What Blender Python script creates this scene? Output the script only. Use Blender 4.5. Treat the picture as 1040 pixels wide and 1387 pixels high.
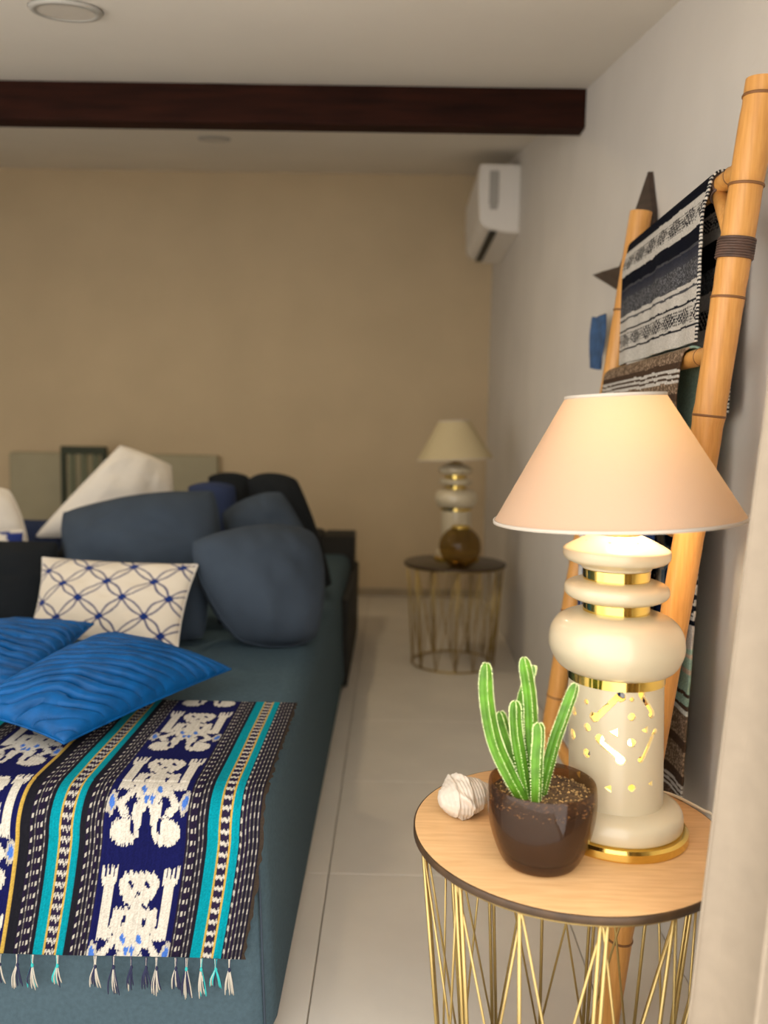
import bpy, bmesh, math, random
import numpy as np
from mathutils import Vector, Matrix
from math import sin, cos, pi, radians

for o in list(bpy.data.objects):
    bpy.data.objects.remove(o)
SC = bpy.context.scene
COL = SC.collection
rnd = random.Random(7)

# ------------------------------------------------------------------ camera
F_PX = 1133.4
PITCH, YAW, ROLL = radians(5.46), radians(0.52), radians(1.05)
EYE = Vector((0, 0, 1.12))
fw = Vector((-sin(YAW) * cos(PITCH), cos(YAW) * cos(PITCH), -sin(PITCH)))
rt = Vector((cos(YAW), sin(YAW), 0)); up = rt.cross(fw)
rt, up = cos(ROLL) * rt + sin(ROLL) * up, -sin(ROLL) * rt + cos(ROLL) * up
cd = bpy.data.cameras.new('camera'); cam = bpy.data.objects.new('camera', cd); COL.objects.link(cam)
cd.sensor_fit = 'VERTICAL'; cd.sensor_height = 36; cd.lens = F_PX / 1387 * 36
cd.clip_start = 0.02
m = Matrix.Identity(4)
for i in range(3):
    m[i][0], m[i][1], m[i][2], m[i][3] = rt[i], up[i], -fw[i], EYE[i]
cam.matrix_world = m
cd.dof.use_dof = True; cd.dof.focus_distance = 1.42; cd.dof.aperture_fstop = 2.3
SC.camera = cam

# ------------------------------------------------------------------ world and exposure
# the photograph is taken through the open front of the room: soft daylight-neutral light comes in from there
w = bpy.data.worlds.new('world'); SC.world = w; w.use_nodes = True
w.node_tree.nodes['Background'].inputs[0].default_value = (1.0, 0.95, 0.90, 1)
w.node_tree.nodes['Background'].inputs[1].default_value = 1.6
SC.view_settings.view_transform = 'Standard'; SC.view_settings.look = 'None'
SC.view_settings.gamma = 1; SC.view_settings.use_curve_mapping = False
SC.view_settings.exposure = 1.05

# ------------------------------------------------------------------ helpers
def nmat(name):
    m = bpy.data.materials.new(name); m.use_nodes = True
    nt = m.node_tree; return m, nt, nt.nodes['Principled BSDF']

def mat(name, col, rough=.6, metal=0, noise=0, nscale=20, bump=0, bscale=200, sheen=0, spec=None, coat=0, stretch=None, col2=None):
    m, nt, b = nmat(name)
    b.inputs['Base Color'].default_value = (*col, 1); b.inputs['Roughness'].default_value = rough
    b.inputs['Metallic'].default_value = metal
    if sheen: b.inputs['Sheen Weight'].default_value = sheen; b.inputs['Sheen Roughness'].default_value = .4
    if spec is not None: b.inputs['Specular IOR Level'].default_value = spec
    if coat: b.inputs['Coat Weight'].default_value = coat; b.inputs['Coat Roughness'].default_value = .08
    tc = nt.nodes.new('ShaderNodeTexCoord'); src = tc.outputs['Object']
    if stretch:
        mp = nt.nodes.new('ShaderNodeMapping'); mp.inputs['Scale'].default_value = stretch
        nt.links.new(src, mp.inputs[0]); src = mp.outputs[0]
    if noise or col2:
        n = nt.nodes.new('ShaderNodeTexNoise'); n.inputs['Scale'].default_value = nscale; n.inputs['Detail'].default_value = 6
        nt.links.new(src, n.inputs['Vector'])
        r = nt.nodes.new('ShaderNodeValToRGB'); nt.links.new(n.outputs[0], r.inputs[0])
        c2 = col2 or tuple(c * (1 + noise) for c in col); c1 = col if col2 else tuple(c * (1 - noise) for c in col)
        r.color_ramp.elements[0].color = (*c1, 1); r.color_ramp.elements[1].color = (*c2, 1)
        r.color_ramp.elements[0].position = .3; r.color_ramp.elements[1].position = .7
        nt.links.new(r.outputs[0], b.inputs['Base Color'])
    if bump:
        n2 = nt.nodes.new('ShaderNodeTexNoise'); n2.inputs['Scale'].default_value = bscale; n2.inputs['Detail'].default_value = 4
        nt.links.new(src, n2.inputs['Vector'])
        bp = nt.nodes.new('ShaderNodeBump'); bp.inputs['Strength'].default_value = bump; bp.inputs['Distance'].default_value = .003
        nt.links.new(n2.outputs[0], bp.inputs['Height']); nt.links.new(bp.outputs[0], b.inputs['Normal'])
    return m

def attr_mat(name, rough=.85, sheen=.2, bump=.25, bscale=900):
    m, nt, b = nmat(name)
    a = nt.nodes.new('ShaderNodeAttribute'); a.attribute_name = 'Col'
    nt.links.new(a.outputs['Color'], b.inputs['Base Color'])
    b.inputs['Roughness'].default_value = rough; b.inputs['Sheen Weight'].default_value = sheen; b.inputs['Specular IOR Level'].default_value = .08
    tc = nt.nodes.new('ShaderNodeTexCoord')
    n2 = nt.nodes.new('ShaderNodeTexNoise'); n2.inputs['Scale'].default_value = bscale
    nt.links.new(tc.outputs['Object'], n2.inputs['Vector'])
    bp = nt.nodes.new('ShaderNodeBump'); bp.inputs['Strength'].default_value = bump; bp.inputs['Distance'].default_value = .001
    nt.links.new(n2.outputs[0], bp.inputs['Height']); nt.links.new(bp.outputs[0], b.inputs['Normal'])
    return m

def tag(o, label=None, cat=None, group=None, kind=None):
    if label: o['label'] = label
    if cat: o['category'] = cat
    if group: o['group'] = group
    if kind: o['kind'] = kind
    return o

def worg(o):
    v = Vector((0, 0, 0))
    while o is not None:
        v += o.location; o = o.parent
    return v

def empty(name, loc, label, cat, group=None):
    o = bpy.data.objects.new(name, None); o.empty_display_size = .05; o.location = loc; COL.objects.link(o)
    return tag(o, label, cat, group)

def obj(name, V, Fc, material, parent=None, smooth=True, origin=None, sharp=None, cols=None):
    """one mesh object from world-space vertices"""
    V = np.asarray(V, float)
    me = bpy.data.meshes.new(name)
    base = worg(parent)
    if origin is None:
        origin = base if parent is not None else Vector(((V[:, 0].min() + V[:, 0].max()) / 2, (V[:, 1].min() + V[:, 1].max()) / 2, V[:, 2].min()))
    origin = Vector(origin)
    me.from_pydata((V - np.array(origin)).tolist(), [], [tuple(map(int, f)) for f in Fc])
    me.update()
    if smooth:
        me.polygons.foreach_set('use_smooth', [True] * len(me.polygons))
    if smooth and sharp:
        me.set_sharp_from_angle(angle=radians(sharp))
    if cols is not None:
        a = me.color_attributes.new('Col', 'FLOAT_COLOR', 'POINT')
        c = np.ones((len(V), 4), np.float32); c[:, :3] = cols
        a.data.foreach_set('color', c.ravel())
    if material: me.materials.append(material)
    o = bpy.data.objects.new(name, me); COL.objects.link(o)
    if parent is not None:
        o.parent = parent; o.location = origin - base
    else:
        o.location = origin
    return o

class G:
    """collects several shapes into one mesh"""
    def __init__(s): s.V = []; s.F = []
    def add(s, V, Fc):
        n = len(s.V); s.V += [tuple(v) for v in V]; s.F += [tuple(i + n for i in f) for f in Fc]; return s
    def build(s, name, material, parent=None, **k): return obj(name, s.V, s.F, material, parent, **k)

def box(x0, x1, y0, y1, z0, z1, bev=0, seg=2):
    bm = bmesh.new(); bmesh.ops.create_cube(bm, size=1)
    for v in bm.verts:
        v.co = Vector(((x0 + x1) / 2 + v.co.x * (x1 - x0), (y0 + y1) / 2 + v.co.y * (y1 - y0), (z0 + z1) / 2 + v.co.z * (z1 - z0)))
    if bev: bmesh.ops.bevel(bm, geom=bm.edges[:], offset=bev, segments=seg, profile=.5, affect='EDGES')
    V = [tuple(v.co) for v in bm.verts]; bm.verts.index_update(); Fc = [[v.index for v in f.verts] for f in bm.faces]; bm.free()
    return V, Fc

def lathe(prof, cx, cy, seg=64, shear=0, z0=0, closed=False):
    """prof: list of (r,z); shear: x shift per metre of height above z0"""
    V = []; Fc = []; n = len(prof)
    for (r, z) in prof:
        for k in range(seg):
            a = 2 * pi * k / seg
            V.append((cx + r * cos(a) + shear * (z - z0), cy + r * sin(a), z))
    rng = n if closed else n - 1
    for i in range(rng):
        j = (i + 1) % n
        for k in range(seg):
            l = (k + 1) % seg
            Fc.append((i * seg + k, i * seg + l, j * seg + l, j * seg + k))
    if not closed:
        if prof[0][0] > 1e-6: Fc.append(tuple(range(seg))[::-1])
        if prof[-1][0] > 1e-6: Fc.append(tuple((n - 1) * seg + k for k in range(seg)))
    return V, Fc

def smooth_prof(p, k=4):
    """Catmull-Rom through profile points"""
    out = []
    P = [p[0]] + list(p) + [p[-1]]
    for i in range(1, len(P) - 2):
        for t in range(k):
            t /= k; a, b, c, d = [np.array(P[i + q], float) for q in (-1, 0, 1, 2)]
            out.append(tuple(.5 * ((2 * b) + (-a + c) * t + (2 * a - 5 * b + 4 * c - d) * t * t + (-a + 3 * b - 3 * c + d) * t ** 3)))
    out.append(tuple(p[-1])); return out

def tube(pts, rad, seg=10, cap=True, closed=False):
    pts = [Vector(p) for p in pts]; n = len(pts)
    if not hasattr(rad, '__len__'): rad = [rad] * n
    V = []; Fc = []; prev = None
    for i, p in enumerate(pts):
        if closed: t = (pts[(i + 1) % n] - pts[i - 1]).normalized()
        else: t = (pts[min(i + 1, n - 1)] - pts[max(i - 1, 0)]).normalized()
        if prev is None:
            a = Vector((0, 0, 1)) if abs(t.z) < .9 else Vector((1, 0, 0)); u = t.cross(a).normalized()
        else:
            u = (prev - t * prev.dot(t)).normalized()
        prev = u; v = t.cross(u)
        for k in range(seg):
            an = 2 * pi * k / seg
            V.append(tuple(p + rad[i] * (cos(an) * u + sin(an) * v)))
    for i in range(n if closed else n - 1):
        j = (i + 1) % n
        for k in range(seg):
            l = (k + 1) % seg
            Fc.append((i * seg + k, i * seg + l, j * seg + l, j * seg + k))
    if cap and not closed:
        Fc.append(tuple(range(seg))[::-1]); Fc.append(tuple((n - 1) * seg + k for k in range(seg)))
    return V, Fc

def curve(pts, k=6):
    return [tuple(p) for p in smooth_prof(pts, k)]

def ring(cx, cy, z, R, r, seg=64, s2=8):
    return tube([(cx + R * cos(2 * pi * k / seg), cy + R * sin(2 * pi * k / seg), z) for k in range(seg)], r, s2, closed=True)

def vnoise(x, y, seed=0):
    """smooth value noise, numpy"""
    x = np.asarray(x, float); y = np.asarray(y, float)
    xi = np.floor(x); yi = np.floor(y); xf = x - xi; yf = y - yi
    def h(a, b):
        v = np.sin(a * 127.1 + b * 311.7 + seed * 74.7) * 43758.5453; return v - np.floor(v)
    sx = xf * xf * (3 - 2 * xf); sy = yf * yf * (3 - 2 * yf)
    return (h(xi, yi) * (1 - sx) + h(xi + 1, yi) * sx) * (1 - sy) + (h(xi, yi + 1) * (1 - sx) + h(xi + 1, yi + 1) * sx) * sy

def grid_faces(nu, nv, off=0):
    i = np.arange(nu - 1)[:, None]; j = np.arange(nv - 1)[None, :]
    a = (i * nv + j + off).ravel()
    return np.stack([a, a + nv, a + nv + 1, a + 1], 1)

# ------------------------------------------------------------------ materials
M = {}
M['wall_back'] = mat('beige plaster', (.60, .475, .30), .9, noise=.05, nscale=2.5, bump=.15, bscale=60)
M['wall'] = mat('white plaster', (.66, .62, .565), .85, noise=.04, nscale=3, bump=.2, bscale=50)
M['ceiling'] = mat('ceiling paint', (.76, .71, .63), .9, noise=.03, nscale=2)
M['tile'] = mat('floor tile', (.68, .635, .555), .34, noise=.05, nscale=5, bump=.04, bscale=80)
M['grout'] = mat('grout', (.30, .26, .2), .9)
M['base'] = mat('skirting', (.36, .29, .19), .5, noise=.1, nscale=8)
M['beam'] = mat('dark beam', (.022, .006, .003), .75, spec=.12, noise=.5, nscale=6, stretch=(.6, 6, 6), bump=.3, bscale=40)
M['sofa'] = mat('sofa fabric', (.055, .088, .108), .9, noise=.12, nscale=120, bump=.35, bscale=700, spec=.12)
M['sofa_dark'] = mat('sofa dark fabric', (.012, .011, .009), .85, bump=.3, bscale=500)
M['cush'] = mat('cushion slate', (.040, .054, .073), .95, noise=.1, nscale=9, bump=.3, bscale=600, spec=.2)
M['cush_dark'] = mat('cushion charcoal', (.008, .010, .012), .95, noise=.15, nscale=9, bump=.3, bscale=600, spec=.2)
M['cush_navy'] = mat('cushion navy', (.010, .022, .07), .9, noise=.15, nscale=9, bump=.3, bscale=600)
M['pillow_white'] = mat('white cotton', (.62, .57, .49), .9, noise=.03, nscale=14, bump=.3, bscale=60, sheen=.1)
M['satin'] = mat('pleated satin', (.0, .066, .215), .5, noise=.25, nscale=25, bump=.3, bscale=110, spec=.2)
M['print'] = attr_mat('printed cotton', .9, .1)
M['weave'] = attr_mat('ikat weave', .95, 0, .4, 1200)
M['serape'] = attr_mat('woven blanket', .97, 0, .5, 700)
M['oak'] = mat('oak veneer', (.60, .345, .15), .42, nscale=9, stretch=(1.4, 14, 14), col2=(.72, .45, .21), bump=.05, bscale=30)
M['edge'] = mat('dark edge', (.055, .028, .010), .5, noise=.4, nscale=30)
M['gold'] = mat('gold wire', (.50, .37, .145), .34, metal=.9)
M['brass'] = mat('brass', (.83, .60, .16), .12, metal=1)
M['ceramic'] = mat('cream ceramic', (.60, .515, .35), .28, coat=.4, spec=.5)
M['bamboo'] = mat('bamboo', (.56, .255, .058), .38, nscale=10, stretch=(22, 22, 1.2), col2=(.68, .345, .095), bump=.06, bscale=60)
M['bamboo_dark'] = mat('bamboo node', (.20, .085, .025), .55)
M['binding'] = mat('rattan binding', (.085, .048, .035), .6, noise=.3, nscale=60)
M['star'] = mat('dark carved wood', (.045, .026, .017), .55, noise=.3, nscale=14, stretch=(1, 1, 6))
M['blue_cloth'] = mat('blue cloth', (.035, .085, .19), .85, noise=.3, nscale=30)
M['ac'] = mat('ac plastic', (.80, .76, .70), .4)
M['ac_grey'] = mat('ac grey', (.40, .38, .34), .5)
M['ac_dark'] = mat('ac slot', (.02, .018, .012), .6)
M['curtain'] = mat('linen curtain', (.30, .245, .180), .95, noise=.05, nscale=40, bump=.35, bscale=700)
M['soil'] = mat('soil', (.09, .05, .02), .95, noise=.7, nscale=150, bump=1, bscale=200)
M['grit'] = mat('grit', (.42, .27, .10), .8, noise=.5, nscale=90)
M['cactus'] = mat('cactus green', (.085, .23, .012), .5, noise=.35, nscale=45)
M['spine'] = mat('spines', (.74, .82, .42), .7)
M['inner_pot'] = mat('nursery pot', (.055, .030, .018), .5)
M['shell'] = mat('sea shell', (.58, .51, .42), .55, noise=.18, nscale=40, bump=.25, bscale=140)
M['shell_in'] = mat('shell lip', (.62, .36, .22), .4, noise=.2, nscale=30)
M['chair'] = mat('dark green paint', (.022, .030, .010), .6)
M['chair_slat'] = mat('olive slat', (.13, .14, .08), .7)
M['headboard'] = mat('sage linen', (.40, .36, .24), .9, noise=.04, nscale=6)
M['white'] = mat('white lacquer', (.75, .71, .64), .5)
M['trim'] = mat('shade trim', (.52, .46, .38), .8)
M['light_off'] = mat('lamp diffuser', (.60, .55, .48), .6)
M['cable'] = mat('white cable', (.65, .58, .45), .5)
M['darkwood'] = mat('dark table top', (.050, .034, .016), .35, noise=.3, nscale=10)

# lamp shade: translucent linen, the bulb's peach tint put into its base colour
ms, nt, b = nmat('linen shade'); M['shade'] = ms
out = nt.nodes['Material Output']
b.inputs['Base Color'].default_value = (.46, .315, .215, 1); b.inputs['Roughness'].default_value = .9
tl = nt.nodes.new('ShaderNodeBsdfTranslucent'); tl.inputs[0].default_value = (.80, .50, .22, 1)
mx = nt.nodes.new('ShaderNodeMixShader'); mx.inputs[0].default_value = .07
nt.links.new(b.outputs[0], mx.inputs[1]); nt.links.new(tl.outputs[0], mx.inputs[2]); nt.links.new(mx.outputs[0], out.inputs[0])
tc = nt.nodes.new('ShaderNodeTexCoord'); nz = nt.nodes.new('ShaderNodeTexNoise'); nz.inputs['Scale'].default_value = 500
bp = nt.nodes.new('ShaderNodeBump'); bp.inputs['Strength'].default_value = .3; bp.inputs['Distance'].default_value = .001
nt.links.new(tc.outputs['Object'], nz.inputs['Vector']); nt.links.new(nz.outputs[0], bp.inputs['Height']); nt.links.new(bp.outputs[0], b.inputs['Normal'])

M['shade_unlit'] = mat('unlit linen shade', (.52, .43, .25), .9, bump=.3, bscale=500)  # same linen, without the lamp's peach tint in its colour
def tinted_glass(name, tint, fres, dark):
    m, nt, b = nmat(name); out = nt.nodes['Material Output']
    tr = nt.nodes.new('ShaderNodeBsdfTransparent'); tr.inputs[0].default_value = (*tint, 1)
    b.inputs['Base Color'].default_value = (*dark, 1); b.inputs['Roughness'].default_value = .06
    b.inputs['Coat Weight'].default_value = .5; b.inputs['Coat Roughness'].default_value = .03
    mx = nt.nodes.new('ShaderNodeMixShader'); mx.inputs[0].default_value = fres
    nt.links.new(tr.outputs[0], mx.inputs[1]); nt.links.new(b.outputs[0], mx.inputs[2]); nt.links.new(mx.outputs[0], out.inputs[0])
    return m
M['pot_glass'] = tinted_glass('smoked brown glass', (.80, .66, .50), .38, (.05, .028, .018))
M['globe_glass'] = tinted_glass('amber globe glass', (.66, .54, .30), .24, (.10, .065, .02))

def emit(name, col, s):
    m = bpy.data.materials.new(name); m.use_nodes = True; nt = m.node_tree; nt.nodes.clear()
    e = nt.nodes.new('ShaderNodeEmission'); e.inputs[0].default_value = (*col, 1); e.inputs[1].default_value = s
    o = nt.nodes.new('ShaderNodeOutputMaterial'); nt.links.new(e.outputs[0], o.inputs[0]); return m
M['bulb'] = emit('bulb glow', (1.0, .80, .40), 10)
M['bulb_amber'] = emit('amber bulb glow', (1.0, .82, .22), 9)

# ------------------------------------------------------------------ room
XW, YB, XL, YF = .632, 5.66, -3.3, .86
CA, CB = 1.725, .19                      # sloping ceiling: z = CA + CB*y
zc = lambda y: CA + CB * y

fl = tag(obj('floor', *box(XL - .1, XW + .1, -.9, YB + .1, -.06, -.006), M['grout'], smooth=False), 'pale stone floor tiles laid in a straight grid', None, kind='structure')
TS = .572
tile_me = None
x0 = -.142
for i in range(-6, 2):
    for j in range(-5, 7):
        tx0, ty0 = x0 + i * TS, 2.03 + j * TS
        tx1, ty1 = tx0 + TS, ty0 + TS
        if tx0 > XW or ty0 > YB: continue
        if tx1 > XW + .05: tx1 = XW
        if ty1 > YB + .05: ty1 = YB
        full = abs(tx1 - tx0 - TS) < 1e-6 and abs(ty1 - ty0 - TS) < 1e-6
        g = .0014
        if full and tile_me:
            t = bpy.data.objects.new('tile', tile_me); COL.objects.link(t); t.parent = fl
            t.location = Vector((tx0, ty0, 0)) - worg(fl)
        else:
            V, Fc = box(tx0 + g, tx1 - g, ty0 + g, ty1 - g, -.008, 0, .0012, 1)
            t = obj('tile', V, Fc, M['tile'], fl, smooth=False, origin=(tx0, ty0, 0))
            if full: tile_me = t.data
tag(obj('wall_back', *box(XL - .1, XW + .1, YB, YB + .1, -.06, 3.2), M['wall_back'], smooth=False), 'beige plaster wall at the far end of the room', kind='structure')
tag(obj('wall_right', *box(XW, XW + .1, YF, YB, -.06, 3.0), M['wall'], smooth=False), 'pale plaster wall behind the bamboo ladder', kind='structure')
tag(obj('wall_left', *box(XL - .1, XL, YF, YB, -.06, 3.0), M['wall'], smooth=False), 'pale plaster wall beyond the sofa', kind='structure')
cv = []
for z in (0, .12):
    for (x, y) in ((XL - .1, YF - .05), (XW + .1, YF - .05), (XW + .1, YB + .1), (XL - .1, YB + .1)):
        cv.append((x, y, zc(y) + z))
tag(obj('ceiling', cv, [(3, 2, 1, 0), (4, 5, 6, 7), (0, 1, 5, 4), (1, 2, 6, 5), (2, 3, 7, 6), (3, 0, 4, 7)], M['ceiling'], smooth=False), 'pale sloping ceiling above the dark beam', kind='structure')
tag(obj('baseboard_back', *box(XL, XW, YB - .012, YB, 0, .055, .003, 1), M['base'], smooth=False), 'low brown skirting under the beige wall', kind='structure')

# beam, its top cut to follow the sloping ceiling
V, Fc = box(XL, XW, 2.955, 3.035, 2.158, 2.32, .006, 2)
V = [(x, y, min(z, zc(y) - .001) if z > 2.2 else z) for x, y, z in V]
tag(obj('ceiling_beam', V, Fc, M['beam'], smooth=False), 'dark stained wooden beam crossing under the ceiling', 'beam')

# recessed ceiling lights, switched off
def downlight(x, y, R, label):
    e = empty('ceiling_light', (x, y, zc(y) - .006), label, 'ceiling light', 'round ceiling lights')
    sl = lambda V: [(a, b, c + CB * (b - y)) for a, b, c in V]
    V, Fc = lathe([(R * .74, zc(y) - .002), (R * .78, zc(y) - .010), (R * .92, zc(y) - .010), (R, zc(y) - .002)], x, y, 48)
    obj('trim_ring', sl(V), Fc, M['ac_grey'], e)
    V, Fc = lathe([(R * .77, zc(y) - .002), (R * .77, zc(y) - .008)], x, y, 48)
    obj('diffuser', sl(V), Fc, M['light_off'], e, sharp=30)
downlight(-.815, 2.135, .088, 'round recessed light on the ceiling in front of the dark beam')
downlight(-.894, 4.2, .08, 'round recessed light on the ceiling behind the dark beam')

# added fill lamps, unseen behind the beam, brightening the far half of the room
def fill_lamp(x, y, watt, label):
    e = empty('fill_lamp', (x, y, zc(y) - .03), label, 'added fill lamp', 'added fill lamps hidden behind the beam')
    obj('housing', *lathe([(.075, zc(y) + .01), (.075, zc(y) - .028), (.070, zc(y) - .032), (.066, zc(y) - .026)], x, y, 40), M['white'], e, sharp=30)
    obj('diffuser', *lathe([(.064, zc(y) - .026), (.064, zc(y) - .030), (.05, zc(y) - .033)], x, y, 40), M['fill_glow'], e)
    ld = bpy.data.lights.new('fill_lamp_light', 'AREA'); ld.shape = 'DISK'; ld.size = .12; ld.energy = watt; ld.color = (1, .80, .52)
    lo = bpy.data.objects.new('fill_lamp_light', ld); COL.objects.link(lo); lo.parent = e; lo.location = (0, 0, -.006)
M['fill_glow'] = emit('fill lamp glow', (1, .82, .55), 6)
fill_lamp(-.75, 3.42, 3.2, 'added round fill lamp hidden behind the dark beam, above the slate cushions')
fill_lamp(-1.95, 3.42, 2.6, 'added round fill lamp hidden behind the dark beam, toward the far side of the sofa')

# ------------------------------------------------------------------ air conditioner on the right wall
ac = empty('air_conditioner', (XW, 4.86, 2.16), 'white wall-mounted air conditioner in the far corner', 'air conditioner')
prof = [(XW - .002, 2.50), (XW - .20, 2.50)]
for k in range(1, 7): a = k / 6 * pi / 2; prof.append((XW - .20 - .012 * sin(a), 2.488 + .012 * cos(a)))
prof += [(XW - .214, 2.36), (XW - .208, 2.29)]
for k in range(0, 9): a = k / 8 * pi / 2; prof.append((XW - .13 - .076 * cos(a), 2.245 - .07 * sin(a) - .0))
prof += [(XW - .07, 2.162), (XW - .002, 2.160)]
y0, y1 = 4.46, 5.27
n = len(prof); V = [(x, y, z) for y in (y0, y1) for x, z in prof]
Fc = [(k, (k + 1) % n, n + (k + 1) % n, n + k) for k in range(n)] + [tuple(range(n))[::-1], tuple(range(n, 2 * n))]
obj('body', V, Fc, M['ac'], ac, sharp=35)
obj('louver', *box(XW - .150, XW - .112, y0 + .03, y1 - .03, 2.166, 2.176), M['ac_dark'], ac, smooth=False)
obj('side_recess', *box(XW - .16, XW - .11, y0 - .003, y0 + .004, 2.30, 2.47, .003, 1), M['ac_grey'], ac, smooth=False)
obj('side_clip', *box(XW - .155, XW - .115, y0 - .006, y0 + .002, 2.275, 2.325, .004, 2), M['ac_grey'], ac, smooth=False)
obj('top_grille', *box(XW - .18, XW - .03, y0 + .05, y1 - .05, 2.498, 2.505), M['ac_grey'], ac, smooth=False)

# ------------------------------------------------------------------ back of the room
hb = empty('headboard', (-1.87, 5.60, 0), 'pale sage padded headboard standing against the beige wall', 'headboard')
for k in range(2):
    xa, xb = (-2.57, -1.88) if k == 0 else (-1.87, -1.165)
    obj('panel', *box(xa, xb, 5.58, 5.645, .30, .945, .02, 3), M['headboard'], hb)
for xx in (-2.4, -1.35):
    obj('leg', *box(xx - .03, xx + .03, 5.59, 5.64, 0, .31), M['chair'], hb, smooth=False)

ch = empty('chair', (-1.96, 5.25, 0), 'dark green slatted wooden chair in front of the headboard', 'chair')
for xx in (-2.09, -1.83):
    obj('back_post', *box(xx - .016, xx + .016, 5.29, 5.322, 0, .985, .004, 1), M['chair'], ch, smooth=False)
obj('top_rail', *box(-2.106, -1.814, 5.288, 5.324, .945, .995, .006, 2), M['chair'], ch, smooth=False)
for xx in (-2.035, -1.96, -1.885):
    obj('slat', *box(xx - .019, xx + .019, 5.297, 5.313, .46, .95, .003, 1), M['chair_slat'], ch, smooth=False)
obj('seat', *box(-2.13, -1.79, 4.93, 5.32, .425, .465, .008, 2), M['chair'], ch, smooth=False)
for xx in (-2.10, -1.82):
    obj('leg', *box(xx - .016, xx + .016, 4.95, 4.982, 0, .43, .004, 1), M['chair'], ch, smooth=False)

# ------------------------------------------------------------------ sofa
SZ = .48
SX, SY = -.212, 1.385
sofa = empty('sofa', (-1.2, 2.9, 0), 'long low slate blue sofa beside the tiled walkway', 'sofa')
V, Fc = box(-2.3, SX, SY, 4.46, .012, SZ, .055, 5)
V = [(x + (.022 * (1 - z / SZ) if x > -1 else 0) + .003 * sin(y * 5 + z * 9), y, z + .004 * sin(x * 7 + y * 4) if z > .3 else z) for x, y, z in V]
seat = obj('seat', V, Fc, M['sofa'], sofa)
seat.data.materials[0] = M['sofa']
obj('corner_seam', *tube([(SX - .013 + .02 * (1 - z / SZ), SY + .010, z) for z in np.linspace(.03, .42, 12)], .0022, 6), M['cush'], seat)
obj('backrest', *box(-2.3, -.36, 4.30, 4.62, .012, .585, .03, 3), M['sofa_dark'], sofa)
obj('side_board', *box(-.36, -.195, 4.32, 4.64, .012, .572, .008, 2), M['sofa_dark'], sofa)
obj('side_rail', *box(-.212, -.178, 3.55, 4.62, .012, .40, .008, 2), M['sofa_dark'], sofa)

def pillow(name, c, thick, material, label, cat='cushion', group=None, n=44, exp=.5, pinch=.05, wr=.006, seed=0, floor=SZ + .002, pleat=None, colfn=None, back=1.0, rnd_=0.0):
    """soft closed cushion spanned by four corners TL TR BR BL; bulges both ways"""
    TL, TR, BR, BL = [np.array(q, float) for q in c]
    u = np.linspace(-1, 1, n); U, Vv = np.meshgrid(u, u, indexing='ij')
    # clothoid-like corner pull: edges bow in
    Ue = U * (1 - pinch * (1 - Vv ** 2) * np.abs(U) ** 3); Ve = Vv * (1 - pinch * (1 - U ** 2) * np.abs(Vv) ** 3)
    Ue, Ve = Ue * np.sqrt(1 - rnd_ * Ve ** 2 / 2), Ve * np.sqrt(1 - rnd_ * Ue ** 2 / 2)
    a = (Ue + 1) / 2; b_ = (Ve + 1) / 2      # a: left->right  b: top->bottom
    P = ((1 - a) * (1 - b_))[..., None] * TL + (a * (1 - b_))[..., None] * TR + (a * b_)[..., None] * BR + ((1 - a) * b_)[..., None] * BL
    nrm = np.cross((TR + BR - TL - BL), (TL + TR - BL - BR)); nrm /= np.linalg.norm(nrm)
    if nrm[1] > 0: nrm = -nrm
    h = thick / 2 * np.maximum((1 - U ** 2) * (1 - Vv ** 2), 0) ** exp
    env = np.maximum((1 - U ** 2) * (1 - Vv ** 2), 0) ** .35
    w1 = (vnoise(U * 2.2 + 5, Vv * 2.2 + 9, seed) - .5) * 2 * wr + (vnoise(U * 6 + 1, Vv * 6, seed + 3) - .5) * wr * .8
    hf = h + w1 * env
    if pleat is not None: hf = hf + pleat(U, Vv) * env
    front = P + hf[..., None] * nrm
    bk = P - (h * back)[..., None] * nrm
    V = np.concatenate([front.reshape(-1, 3), bk[1:-1, 1:-1].reshape(-1, 3)])
    if floor is not None: V[:, 2] = np.maximum(V[:, 2], floor)
    Fc = grid_faces(n, n).tolist()
    idx = -np.ones((n, n), int); N = n * n
    idx[1:-1, 1:-1] = N + np.arange((n - 2) ** 2).reshape(n - 2, n - 2)
    e = idx < 0; idx[e] = np.arange(N).reshape(n, n)[e]
    for i in range(n - 1):
        for j in range(n - 1):
            Fc.append((idx[i, j], idx[i, j + 1], idx[i + 1, j + 1], idx[i + 1, j]))
    cols = None
    if colfn is not None:
        cf = colfn(U, Vv).reshape(-1, 3); cols = np.concatenate([cf, cf.reshape(n, n, 3)[1:-1, 1:-1].reshape(-1, 3)])
    o = obj(name, V, Fc, material, cols=cols)
    # welt along the seam
    per = [front[i, 0] for i in range(n)] + [front[-1, j] for j in range(1, n)] + [front[i, -1] for i in range(n - 2, -1, -1)] + [front[0, j] for j in range(n - 2, 0, -1)]
    per = [(p[0], p[1], max(p[2], floor + .002) if floor is not None else p[2]) for p in per]
    o2 = obj('seam', *tube(per[::2], .0028, 6, closed=True), material if colfn is None else M['pillow_white'], o)
    tag(o, label, cat, group)
    return o

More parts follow.
